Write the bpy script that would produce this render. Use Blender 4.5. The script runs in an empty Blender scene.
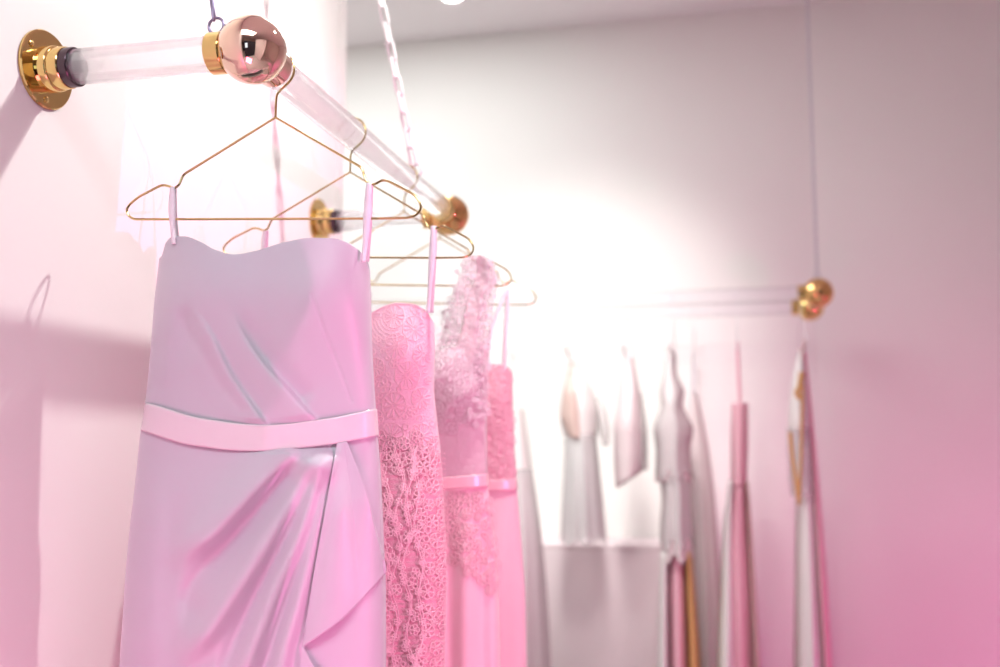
import bpy, bmesh, math, random
import numpy as np
from mathutils import Vector, Matrix
random.seed(7); rng = np.random.RandomState(5)
PI = math.pi
SC = bpy.context.scene
COL = SC.collection

# ------------------------------------------------------------------ camera geometry (36 mm lens, 1000 x 667)
YAW = math.radians(12.9); PIT = math.radians(6.73); EYE = np.array([0, 0, 1.5])
cF = np.array([-math.sin(YAW)*math.cos(PIT), math.cos(YAW)*math.cos(PIT), math.sin(PIT)])
cR = np.array([math.cos(YAW), math.sin(YAW), 0.0]); cU = np.cross(cR, cF)
def at(px, py, ax, v):
    """point of the real plane (axis ax = v) seen at a photo position"""
    d = cF + cR*(px-500)/1000 + cU*(333.5-py)/1000
    return EYE + d*((v-EYE[ax])/d[ax])
def atv(px, py, Y):
    px = np.asarray(px, float); py = np.asarray(py, float)
    d = cF + cR*((px-500)/1000)[..., None] + cU*((333.5-py)/1000)[..., None]
    return EYE + d*(((np.asarray(Y, float)-EYE[1])/d[..., 1])[..., None])

XR, ZR = -0.5842, 2.0108          # long rail axis
XW = -0.8877                      # left wall face
YB, YF = 1.1278, 2.0537           # near and far ball
Y1, Y2, Y3, Y4 = 1.20, 1.4716, 1.7461, 1.985   # hangers on the rail
YR1, YR2 = 3.357, 3.681           # the two rails at the back
YBACK, ZC = 3.9, 3.236
TR = 0.0235; BR = 0.0437

# ------------------------------------------------------------------ materials
def mat(name, col, rough=.5, metal=0, sheen=0, bump=None, alpha=1, trans=0, ior=1.45, sub=0, emit=None, es=0, aniso=0, spec=.5, coat=0, colvar=None, sheen_tint=None):
    m = bpy.data.materials.new(name); m.use_nodes = True
    nt = m.node_tree; b = nt.nodes['Principled BSDF']; I = b.inputs
    I['Base Color'].default_value = (*col, 1); I['Roughness'].default_value = rough; I['Metallic'].default_value = metal
    I['Sheen Weight'].default_value = sheen; I['Sheen Roughness'].default_value = .4; I['Alpha'].default_value = alpha
    if sheen_tint: I['Sheen Tint'].default_value = (*sheen_tint, 1)
    I['Transmission Weight'].default_value = trans; I['IOR'].default_value = ior
    I['Specular IOR Level'].default_value = spec; I['Anisotropic'].default_value = aniso; I['Coat Weight'].default_value = coat
    if sub: I['Subsurface Weight'].default_value = sub; I['Subsurface Radius'].default_value = (.02, .01, .01); I['Subsurface Scale'].default_value = 1
    if emit: I['Emission Color'].default_value = (*emit, 1); I['Emission Strength'].default_value = es
    tc = nt.nodes.new('ShaderNodeTexCoord')
    if bump:
        kind, scale, strength, dist = bump
        if kind == 'weave':
            t = nt.nodes.new('ShaderNodeTexWave'); t.inputs['Scale'].default_value = scale; t.inputs['Distortion'].default_value = 1.5
            out = t.outputs['Fac']
        elif kind == 'voronoi':
            t = nt.nodes.new('ShaderNodeTexVoronoi'); t.inputs['Scale'].default_value = scale; out = t.outputs['Distance']
        else:
            t = nt.nodes.new('ShaderNodeTexNoise'); t.inputs['Scale'].default_value = scale; t.inputs['Detail'].default_value = 5; out = t.outputs['Fac']
        nt.links.new(tc.outputs['Object'], t.inputs['Vector'])
        bp = nt.nodes.new('ShaderNodeBump'); bp.inputs['Strength'].default_value = strength; bp.inputs['Distance'].default_value = dist
        nt.links.new(out, bp.inputs['Height']); nt.links.new(bp.outputs['Normal'], I['Normal'])
    if colvar:
        c2, scale = colvar
        n = nt.nodes.new('ShaderNodeTexNoise'); n.inputs['Scale'].default_value = scale; n.inputs['Detail'].default_value = 4
        nt.links.new(tc.outputs['Object'], n.inputs['Vector'])
        mx = nt.nodes.new('ShaderNodeMix'); mx.data_type = 'RGBA'
        mx.inputs[6].default_value = (*col, 1); mx.inputs[7].default_value = (*c2, 1)
        nt.links.new(n.outputs['Fac'], mx.inputs[0]); nt.links.new(mx.outputs[2], I['Base Color'])
    return m
def translucent(m, k):
    nt = m.node_tree; b = nt.nodes['Principled BSDF']; out = nt.nodes['Material Output']
    t = nt.nodes.new('ShaderNodeBsdfTranslucent'); t.inputs[0].default_value = b.inputs['Base Color'].default_value
    a = nt.nodes.new('ShaderNodeMixShader'); a.inputs[0].default_value = k
    al = b.inputs['Alpha'].default_value; b.inputs['Alpha'].default_value = 1
    nt.links.new(b.outputs[0], a.inputs[1]); nt.links.new(t.outputs[0], a.inputs[2]); last = a
    if al < 1:
        tr = nt.nodes.new('ShaderNodeBsdfTransparent'); c = nt.nodes.new('ShaderNodeMixShader'); c.inputs[0].default_value = al
        nt.links.new(tr.outputs[0], c.inputs[1]); nt.links.new(a.outputs[0], c.inputs[2]); last = c
    nt.links.new(last.outputs[0], out.inputs[0])
def milky(m):
    nt = m.node_tree; b = nt.nodes['Principled BSDF']; out = nt.nodes['Material Output']
    d = nt.nodes.new('ShaderNodeBsdfTranslucent'); d.inputs[0].default_value = (.9, .88, .93, 1)
    tr = nt.nodes.new('ShaderNodeBsdfTransparent'); a = nt.nodes.new('ShaderNodeMixShader'); a.inputs[0].default_value = .1
    c = nt.nodes.new('ShaderNodeMixShader'); c.inputs[0].default_value = .5
    nt.links.new(tr.outputs[0], a.inputs[1]); nt.links.new(d.outputs[0], a.inputs[2])
    nt.links.new(a.outputs[0], c.inputs[1]); nt.links.new(b.outputs[0], c.inputs[2]); nt.links.new(c.outputs[0], out.inputs[0])
def s(r, g, b):
    return tuple((c/255/12.92 if c/255 <= .04045 else ((c/255+.055)/1.055)**2.4) for c in (r, g, b))

M_WALL = mat('wall_paint', s(240, 236, 233), .85, bump=('noise', 60, .05, .002), spec=.2, colvar=(s(236, 232, 229), 2.5))
M_CEIL = mat('ceiling_paint', s(244, 241, 242), .9, bump=('noise', 50, .05, .002), spec=.2)
M_REAR = mat('rear_wall_paint', s(226, 214, 208), .85, bump=('noise', 40, .05, .002), spec=.2)
M_FLOOR = mat('floor_resin', s(228, 222, 220), .35, bump=('noise', 20, .05, .002), colvar=(s(196, 186, 188), 6))
M_DARK = mat('dark_door', s(40, 42, 52), .35, bump=('noise', 10, .05, .002))
M_GOLD = mat('polished_brass', s(226, 196, 128), .07, 1, bump=('noise', 90, .015, .001))
M_ROSE = mat('rose_gold', s(238, 206, 184), .045, 1, bump=('noise', 60, .006, .001))
M_BALL = mat('brass_ball', s(232, 188, 126), .06, 1, bump=('noise', 60, .006, .001))
M_REFRACT = mat('dark_refraction', s(92, 78, 84), .18, 1, bump=('noise', 60, .01, .001))  # spigot darkened to stand in for the refraction in the tube end
M_ACRYL = mat('clear_acrylic', (.986, .982, .99), .05, trans=1, ior=1.46, bump=('noise', 12, .01, .001))
def thin_acrylic():
    m = bpy.data.materials.new('thin_acrylic'); m.use_nodes = True; nt = m.node_tree; nt.nodes.remove(nt.nodes['Principled BSDF'])
    out = nt.nodes['Material Output']; t = nt.nodes.new('ShaderNodeBsdfTransparent'); g = nt.nodes.new('ShaderNodeBsdfGlossy'); mx = nt.nodes.new('ShaderNodeMixShader'); f = nt.nodes.new('ShaderNodeLayerWeight')
    t.inputs[0].default_value = (.985, .982, .99, 1); g.inputs['Roughness'].default_value = .05; f.inputs['Blend'].default_value = .05
    nt.links.new(f.outputs['Fresnel'], mx.inputs[0]); nt.links.new(t.outputs[0], mx.inputs[1]); nt.links.new(g.outputs[0], mx.inputs[2]); nt.links.new(mx.outputs[0], out.inputs[0]); return m
M_THIN = thin_acrylic()
M_WIRE = mat('gold_wire', s(206, 184, 128), .16, 1, bump=('noise', 200, .02, .001))
M_PALEW = mat('pale_wire', s(226, 222, 224), .4, .2, bump=('noise', 200, .02, .001))
M_STEEL = mat('steel_link', s(150, 140, 165), .3, .9, bump=('noise', 100, .02, .001))
M_WCHAIN = mat('white_chain', s(238, 236, 236), .35, .0, bump=('noise', 100, .02, .001))
M_GCHAIN = mat('grey_chain', s(196, 190, 200), .4, .5, bump=('noise', 100, .02, .001))
M_SATIN = mat('lilac_satin', s(186, 186, 193), .42, sheen=.35, bump=('noise', 900, .05, .0004), spec=.5, aniso=.3)
M_SASH = mat('lilac_ribbon', s(214, 208, 210), .27, sheen=.2, bump=('noise', 700, .04, .0004), spec=.7)
M_RIB = mat('satin_loop_ribbon', s(230, 222, 228), .4, sheen=.2, bump=('noise', 700, .04, .0004))
M_LACE = mat('pink_lace_thread', s(244, 206, 214), .7, sheen=.4, bump=('noise', 600, .3, .0006))
M_LINE = mat('pink_lining', s(236, 186, 200), .55, sheen=.3, bump=('weave', 300, .1, .0005))
M_LACEG = mat('pink_lace_ground', s(236, 198, 210), .65, sheen=.4, bump=('voronoi', 330, .6, .0012))
M_TULLE = mat('blush_tulle', s(240, 222, 228), .7, sheen=.4, bump=('noise', 120, .5, .003), alpha=.9)
M_WLACE = mat('white_lace_thread', s(240, 232, 234), .75, bump=('noise', 600, .3, .0006))
M_WNET = mat('white_net', s(232, 222, 226), .75, bump=('voronoi', 400, .3, .0006), alpha=.3)
M_PINKSK = mat('blush_chiffon', s(240, 208, 216), .6, sheen=.4, bump=('noise', 300, .1, .0006), spec=.3)
M_PINKBD = mat('beaded_pink_lace', s(238, 190, 200), .4, sheen=.3, bump=('voronoi', 150, 1, .004), spec=.8)
M_PSASH = mat('pink_ribbon', s(244, 200, 208), .26, sheen=.2, bump=('noise', 700, .04, .0004), spec=.7)
M_IVORY = mat('ivory_chiffon', s(244, 238, 236), .7, bump=('noise', 200, .1, .001))
M_SHEER = mat('sheer_ivory', s(240, 236, 236), .7, bump=('voronoi', 120, .4, .002), alpha=.36)
M_NUDE = mat('nude_lining', s(226, 198, 190), .7, bump=('noise', 200, .1, .001))
M_BLUSHL = mat('pale_blush_lace', s(238, 220, 222), .7, bump=('voronoi', 120, .6, .003))
M_ROSEF = mat('rose_chiffon', s(244, 192, 204), .6, bump=('noise', 200, .1, .001))
M_TAN = mat('gold_satin_ribbon', s(206, 160, 104), .35, bump=('noise', 300, .1, .001))
M_COUNT = mat('counter_lacquer', s(234, 216, 220), .5, bump=('noise', 30, .03, .001))
M_LAMP = mat('lamp_lens', (1, 1, 1), .5, emit=(1, .96, .9), es=12)
M_LFRAME = mat('lamp_frame', s(238, 238, 238), .4, bump=('noise', 60, .02, .001))
M_WINDOW = mat('daylit_glass', s(150, 190, 215), .1, emit=(.55, .8, 1.0), es=1.6)

for m_ in (M_IVORY, M_SHEER, M_NUDE, M_BLUSHL, M_ROSEF): translucent(m_, .18)
translucent(M_TULLE, .3); translucent(M_WNET, .4); milky(M_ACRYL)

# ------------------------------------------------------------------ object helpers
def tag(o, label=None, cat=None, group=None, kind=None):
    if label: o['label'] = label
    if cat: o['category'] = cat
    if group: o['group'] = group
    if kind: o['kind'] = kind
    return o
def thing(name, label, cat, loc, group=None):
    o = bpy.data.objects.new(name, None); COL.objects.link(o); o.location = loc; o.empty_display_size = .1
    return tag(o, label, cat, group)
def root_of(o):
    while o.parent: o = o.parent
    return o
def mesh(name, verts, faces, m, parent=None, smooth=True, solid=0, bevel=0, sub=0, recalc=True):
    verts = np.asarray(verts, float).reshape(-1, 3)
    if parent: verts = verts-np.array(root_of(parent).location)
    me = bpy.data.meshes.new(name); me.from_pydata(verts.tolist(), [], [tuple(int(i) for i in f) for f in faces]); me.update()
    me.materials.append(m)
    if recalc:
        bm = bmesh.new(); bm.from_mesh(me); bmesh.ops.recalc_face_normals(bm, faces=bm.faces); bm.to_mesh(me); bm.free()
    if smooth: me.polygons.foreach_set('use_smooth', [True]*len(me.polygons))
    if smooth and not solid and recalc: me.set_sharp_from_angle(angle=math.radians(38))
    o = bpy.data.objects.new(name, me); COL.objects.link(o)
    if parent: o.parent = parent
    if bevel:
        b = o.modifiers.new('b', 'BEVEL'); b.width = bevel; b.segments = 2; b.limit_method = 'ANGLE'
    if solid:
        k = o.modifiers.new('s', 'SOLIDIFY'); k.thickness = solid; k.offset = 0
    if sub:
        k = o.modifiers.new('u', 'SUBSURF'); k.levels = sub; k.render_levels = sub
    return o
def copy_tree(o, parent=None):
    c = o.copy(); COL.objects.link(c); c.parent = parent
    for ch in list(o.children): copy_tree(ch, c)
    return c
def box(x0, x1, y0, y1, z0, z1):
    v = [(x, y, z) for x in (x0, x1) for y in (y0, y1) for z in (z0, z1)]
    f = [(0, 1, 3, 2), (4, 6, 7, 5), (0, 4, 5, 1), (2, 3, 7, 6), (0, 2, 6, 4), (1, 5, 7, 3)]
    return v, f
def join(*parts):
    V, Fs = [], []
    for v, f in parts:
        k = len(V); V += [tuple(p) for p in v]; Fs += [tuple(i+k for i in q) for q in f]
    return V, Fs
def frame_for(axis):
    a = Vector(axis).normalized(); t = Vector((0, 0, 1)) if abs(a.z) < .9 else Vector((1, 0, 0))
    u = a.cross(t).normalized(); w = a.cross(u); return a, u, w
def lathe(origin, axis, prof, n=48, closed=False):
    """prof: list of (along, radius)"""
    a, u, w = frame_for(axis); o = Vector(origin); V = []; Fs = []
    for h, r in prof:
        for k in range(n):
            t = 2*PI*k/n; V.append(tuple(o+a*h+(u*math.cos(t)+w*math.sin(t))*r))
    m_ = len(prof)
    for i in range(m_ if closed else m_-1):
        j = (i+1) % m_
        for k in range(n):
            l = (k+1) % n; Fs.append((i*n+k, i*n+l, j*n+l, j*n+k))
    if not closed:
        if prof[0][1] > 1e-5: Fs.append(tuple(range(n))[::-1])
        if prof[-1][1] > 1e-5: Fs.append(tuple((m_-1)*n+k for k in range(n)))
    return V, Fs
def sphere(c, r, n=64, m_=40):
    return lathe(c, (0, 0, 1), [(-r*math.cos(PI*i/m_), max(r*math.sin(PI*i/m_), 1e-6)) for i in range(m_+1)], n)
def tube(path, r, n=8, closed=False):
    P = [Vector(p) for p in path]; N = len(P); V = []; Fs = []
    nrm = None
    for i in range(N):
        if closed: t = (P[(i+1) % N]-P[i-1]).normalized()
        else: t = (P[min(i+1, N-1)]-P[max(i-1, 0)]).normalized()
        if nrm is None:
            nrm = t.orthogonal().normalized()
            if abs(t.y) < .5: nrm = (Vector((0, 1, 0))-t*t.y).normalized()
        nrm = (nrm-t*nrm.dot(t)).normalized(); b = t.cross(nrm)
        for k in range(n):
            q = 2*PI*k/n; V.append(tuple(P[i]+(nrm*math.cos(q)+b*math.sin(q))*r))
    for i in range(N if closed else N-1):
        j = (i+1) % N
        for k in range(n):
            l = (k+1) % n; Fs.append((i*n+k, i*n+l, j*n+l, j*n+k))
    if not closed:
        Fs.append(tuple(range(n))[::-1]); Fs.append(tuple((N-1)*n+k for k in range(n)))
    return V, Fs
def smooth_path(P, n=10, closed=False):
    P = [np.array(p, float) for p in P]; out = []; N = len(P)
    for i in range(N if closed else N-1):
        if closed: a, b, c, d = P[i-1], P[i], P[(i+1) % N], P[(i+2) % N]
        else: a, b, c, d = P[max(i-1, 0)], P[i], P[i+1], P[min(i+2, N-1)]
        for k in range(n):
            t = k/n
            out.append(.5*((2*b)+(-a+c)*t+(2*a-5*b+4*c-d)*t*t+(-a+3*b-3*c+d)*t**3))
    if not closed: out.append(P[-1])
    return out
def pchip(xs, ys):
    xs = np.array(xs, float); ys = np.array(ys, float); h = np.diff(xs); d = np.diff(ys)/h
    m_ = np.zeros(len(xs)); m_[0] = d[0]; m_[-1] = d[-1]
    for i in range(1, len(xs)-1):
        m_[i] = 0 if d[i-1]*d[i] <= 0 else 2*d[i-1]*d[i]/(d[i-1]+d[i])
    def f(x):
        x = np.clip(np.asarray(x, float), xs[0], xs[-1]); i = np.clip(np.searchsorted(xs, x)-1, 0, len(xs)-2)
        t = (x-xs[i])/h[i]
        return (2*t**3-3*t**2+1)*ys[i]+(t**3-2*t**2+t)*h[i]*m_[i]+(-2*t**3+3*t**2)*ys[i+1]+(t**3-t**2)*h[i]*m_[i+1]
    return f
def struct(name, vf, m, smooth=False):
    return tag(mesh(name, vf[0], vf[1], m, smooth=smooth), kind='structure')

# ------------------------------------------------------------------ the room
XRW, YREAR = 3.0, -3.4
YEND = 2.147                                         # end of the left wall
struct('floor', box(-3.2, XRW+.12, YREAR-.12, YBACK+.12, -.1, 0), M_FLOOR)
struct('ceiling', box(-3.2, XRW+.12, YREAR-.12, YBACK+.12, ZC, ZC+.1), M_CEIL)
struct('wall_left', box(XW-.16, XW, YREAR, YEND, 0, ZC), M_WALL)
struct('trim_1', box(XW-.165, XW+.004, YEND, YEND+.04, 0, ZC), M_WALL)
XC = .329
struct('wall_back', box(-3.2, XC, YBACK, YBACK+.12, 0, ZC), M_WALL)
struct('wall_alcove', box(-3.32, -3.2, YREAR, YBACK+.12, 0, ZC), M_WALL)
ang = math.radians(7)
ex, ey = XRW, YBACK-(XRW-XC)*math.tan(ang)
struct('wall_right', ([(XC, YBACK, 0), (ex, ey, 0), (ex, YBACK+.12, 0), (XC, YBACK+.12, 0),
                       (XC, YBACK, ZC), (ex, ey, ZC), (ex, YBACK+.12, ZC), (XC, YBACK+.12, ZC)],
                      [(0, 1, 5, 4), (1, 2, 6, 5), (2, 3, 7, 6), (3, 0, 4, 7), (4, 5, 6, 7), (3, 2, 1, 0)]), M_WALL)
struct('wall_side', box(XRW, XRW+.12, YREAR, YBACK+.12, 0, ZC), M_REAR)
struct('wall_rear', box(-3.2, XRW, YREAR-.12, YREAR, 0, ZC), M_REAR)
struct('door_1', box(.15, 1.5, YREAR, YREAR+.06, 0, 2.3), M_DARK)
struct('door_2', box(-.85, -.05, YREAR, YREAR+.06, 0, 2.2), M_DARK)
struct('reflection_wall', box(-.55, 1.25, -1.12, -1.0, 0, 2.25), M_DARK)  # dark slab added behind the camera for the gold balls to reflect
pv, pf = box(1.04, 1.082, -1.0, .5310, 0, 2.6)       # unseen flag added to cut the pink spot's edge, leaning slightly
pv = [(x, y+(.07*(z-1.5) if y > 0 else 0), z) for x, y, z in pv]
struct('pink_light_flag', (pv, pf), M_WALL)
struct('window_1', box(-.42, -.12, -1.0, -.985, 1.45, 2.0), M_WINDOW)
struct('baseboard_back', box(-3.2, XC, YBACK-.015, YBACK, 0, .1), M_WALL)

# ------------------------------------------------------------------ acrylic rail with balls on the left wall
def tube_glass(p0, p1):
    p0 = Vector(p0); d = Vector(p1)-p0; L = d.length
    return lathe(p0, d, [(0, TR), (L, TR), (L, TR-.0045), (0, TR-.0045)], 64, True)
def collar(c, ax, r=.027, w=.024):
    return lathe(c, ax, [(0, TR-.001), (0, r-.001), (.001, r), (w-.001, r), (w, r-.001), (w, TR-.001)], 64)
rail = thing('clothes_rail', 'clear acrylic clothes rail with gold balls and flanges on the left wall', 'clothes rail', (XR, YB, ZR))
for (yy, bm) in ((YB, M_ROSE), (YF, M_BALL)):
    fl = mesh('flange', *lathe((XW, yy, ZR), (1, 0, 0), [(0, .053), (.0035, .053), (.005, .0515), (.005, .031), (.0065, .0305), (.02, .0305), (.0215, .0295), (.022, .028), (.036, .028), (.0375, .027), (.0375, .001)], 72), M_GOLD, rail)
    for k in range(3):
        t = .5+2*PI*k/3
        mesh('screw', *lathe((XW+.004, yy+.042*math.cos(t), ZR+.042*math.sin(t)), (1, 0, 0), [(0, .0045), (.0018, .0045), (.0026, .003), (.0026, .0005)], 16), M_GOLD, fl)
    mesh('spigot', *lathe((XW+.036, yy, ZR), (1, 0, 0), [(0, .0262), (.012, .0262), (.0135, .0255), (.0135, .001)], 64), M_REFRACT, rail)
    mesh('acrylic_tube', *tube_glass((XW+.0497, yy, ZR), (XR-BR+.004, yy, ZR)), M_ACRYL, rail)
    mesh('end_plug', *lathe((XW+.0496, yy, ZR), (1, 0, 0), [(0, TR-.005), (.004, TR-.0048), (.0045, TR-.0055), (.0045, .001)], 48), M_WCHAIN, rail)
    mesh('collar', *collar((XR-BR-.0125, yy, ZR), (1, 0, 0), .0272, .021), M_GOLD, rail)
    mesh('ball', *sphere((XR, yy, ZR), BR), bm, rail)
mesh('acrylic_tube', *tube_glass((XR, YB+BR-.004, ZR), (XR, YF-BR+.004, ZR)), M_ACRYL, rail)
mesh('collar', *collar((XR, YB+BR-.005, ZR), (0, 1, 0)), M_ROSE, rail)
mesh('collar', *collar((XR, YF-BR-.019, ZR), (0, 1, 0)), M_GOLD, rail)

# rails at the back of the room
def back_rail(yy, xb, label, bmat):
    r = thing('clothes_rail', label, 'clothes rail', (xb, yy, ZR), 'acrylic rails at the back of the room')
    xl = -3.2
    mesh('acrylic_tube', *tube_glass((xl+.04, yy, ZR), (xb-BR+.004, yy, ZR)), M_THIN, r)
    mesh('ball', *sphere((xb, yy, ZR), BR*1.12, 48, 32), bmat, r)
    mesh('collar', *collar((xb-BR-.02, yy, ZR), (1, 0, 0), .028), M_GOLD, r)
    mesh('flange', *lathe((xl, yy, ZR), (1, 0, 0), [(0, .053), (.005, .053), (.005, .03), (.036, .028), (.036, .001)], 48), M_GOLD, r)
    return r
back_rail(YR1, .290, 'nearer of two clear acrylic back rails, ending in the upper gold ball', M_BALL)
back_rail(YR2, .289, 'farther acrylic back rail, ending in the lower gold ball', M_GOLD)

# ------------------------------------------------------------------ chains
def chain(p0, p1, m, label, link_l=.036, link_w=.0135, wire=.0019, ring_r=.0105, ring_m=None):
    p0 = Vector(p0); p1 = Vector(p1); d = (p1-p0).normalized(); L = (p1-p0).length
    ch = thing('chain', label, 'chain', p0)
    a, u, w = frame_for(d)
    # ring
    mesh('ring', *tube([p0+Vector((math.cos(t), 0, math.sin(t)))*ring_r+Vector((0, 0, ring_r)) for t in [2*PI*k/28 for k in range(28)]], wire*1.05, 10, True), ring_m or m, ch)
    hl = link_l/2-link_w/2; base = []
    hw = link_w/2-wire
    for k in range(24):
        t = 2*PI*k/24
        base.append((hw*math.cos(t), 0, math.sin(t)*hw+(hl if math.sin(t) > 0 else -hl if math.sin(t) < -1e-9 else 0)))
    base = [(hw*math.cos(t), 0, hw*math.sin(t)+hl) for t in [PI*k/10 for k in range(11)]]+[(hw*math.cos(t), 0, hw*math.sin(t)-hl) for t in [PI+PI*k/10 for k in range(11)]]
    V, Fs = tube([(x, y, z) for x, y, z in base], wire, 8, True)
    me = bpy.data.meshes.new('link'); me.from_pydata(V, [], Fs); me.materials.append(m)
    me.polygons.foreach_set('use_smooth', [True]*len(me.polygons))
    pitch = link_l-2*wire*1.9
    start = ring_r*2-wire*1.5+link_l/2-wire
    n = min(int((L-start)/pitch)+1, 99)
    base_rot = d.to_track_quat('Z', 'Y')
    for k in range(n):
        o = bpy.data.objects.new('link', me); COL.objects.link(o); o.parent = ch
        o.rotation_mode = 'QUATERNION'
        o.rotation_quaternion = base_rot @ Matrix.Rotation((PI/2)*(k % 2)+.35, 3, 'Z').to_quaternion()
        o.location = d*(start+k*pitch)
    return ch
def mount(p):
    return None
p0 = at(212, 34.5, 1, YB); p0 = np.array([XR-BR-.008, YB, ZR+.027])
chain(p0, (p0[0]-.17, YB-.06, ZC), M_STEEL, 'grey metal chain rising from the collar beside the nearest large ball', ring_m=M_STEEL)
pb = at(416, 179, 0, XR); yb = min(pb[1], 1.93)
pt = at(381, 0, 1, yb-.07); B = Vector((XR, yb, ZR+TR)); T = Vector(pt); T2 = B+(T-B)*((ZC-B.z)/(T.z-B.z))
chain(B, T2, M_WCHAIN, 'white link chain holding up the far end of the left rail', link_l=.045, link_w=.019, wire=.0028, ring_r=.012)
chain((.290, YR1, ZR+BR*1.1), (.290, YR1, ZC), M_GCHAIN, 'thin grey chain hanging straight down to the right gold balls', link_l=.036, link_w=.012, wire=.0018, ring_r=.009)

# ------------------------------------------------------------------ wire hangers
def lx(px, py):                                      # position in the plane of the first hanger
    p = at(px, py, 1, Y1); return (p[0]-XR, p[2]-ZR)
HOOK = TR+.0018
def make_hanger(label):
    h = thing('wire_hanger', label, 'clothes hanger', (0, 0, 0), 'gold wire hangers on the left rail')
    apx = (0, lx(275.5, 117.5)[1])
    sh = [apx]+[lx(*p) for p in [(362.5, 168), (364.2, 177), (368.5, 183.6), (374.5, 184.7), (382, 180), (388, 180.8), (415, 195), (420.5, 203), (420.5, 210), (416, 215.5), (408, 217.8), (372, 218.6)]]
    lf = [lx(*p) for p in [(134, 219.3), (128.5, 216), (126.3, 210), (129.5, 204.5), (138.5, 197), (162, 184.8), (169, 186), (174, 188.5), (179, 185.5), (182, 177.5), (184.5, 174)]]
    def rnd(P):                                      # smooth only the bends
        out = []
        for i in range(len(P)):
            out.append(P[i])
        return out
    pts = rnd(sh+lf)
    path = [(x, 0, z) for x, z in pts]
    sp = []
    N = len(path)
    for i in range(N):                               # corner rounding with short quadratic arcs
        a = Vector(path[i-1]); b = Vector(path[i]); c = Vector(path[(i+1) % N])
        if i == 0: sp.append(b); continue
        r1 = min(.006, (b-a).length*.45); r2 = min(.006, (c-b).length*.45)
        q0 = b+(a-b).normalized()*r1; q1 = b+(c-b).normalized()*r2
        for t in (0, .25, .5, .75, 1): sp.append(q0*(1-t)**2+b*2*t*(1-t)+q1*t*t)
    mesh('wire_frame', *tube(sp, .00165, 8, True), M_WIRE, h)
    hk = [(0, 0, apx[1]), (.0006, 0, lx(277, 97)[1]-.001), (.005, 0, lx(281, 91)[1])]
    for k in range(15):
        t = math.radians(-52+k*(52+168)/14); hk.append((HOOK*math.cos(t), 0, HOOK*math.sin(t)))
    hk[-1] = (hk[-1][0]-.002, 0, hk[-1][2]-.002)
    mesh('hook', *tube(smooth_path(hk, 4), .0016, 8), M_WIRE, h)
    return h
HL = ['gold wire hanger nearest the large rose gold ball, holding the lilac satin dress',
      'gold wire hanger holding the pink strapless lace dress',
      'gold wire hanger behind, holding the one-shoulder white lace dress',
      'farthest gold wire hanger on the left rail, with two thin ribbon straps']
proto = make_hanger(HL[0])
proto.location = (XR, Y1, ZR)
for lab, yy, rz in ((HL[1], Y2, .0), (HL[2], Y3, 0), (HL[3], Y4, 0)):
    c = copy_tree(proto); c['label'] = lab; c.location = (XR, yy, ZR); c.rotation_euler.z = rz
pale = {}
for ch in proto.children:                            # the hangers at the back are pale, not gold
    d_ = ch.data.copy(); d_.materials[0] = M_PALEW; pale[ch.data.name] = d_
def back_hanger(px, yy, label):
    x = at(px, 300, 1, yy)[0]
    c = copy_tree(proto)
    for ch in c.children: ch.data = pale[ch.data.name]; c['label'] = label; c['group'] = 'hangers on the back rails'
    c.location = (x, yy, ZR); c.rotation_euler.z = PI/2
    return x

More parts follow.
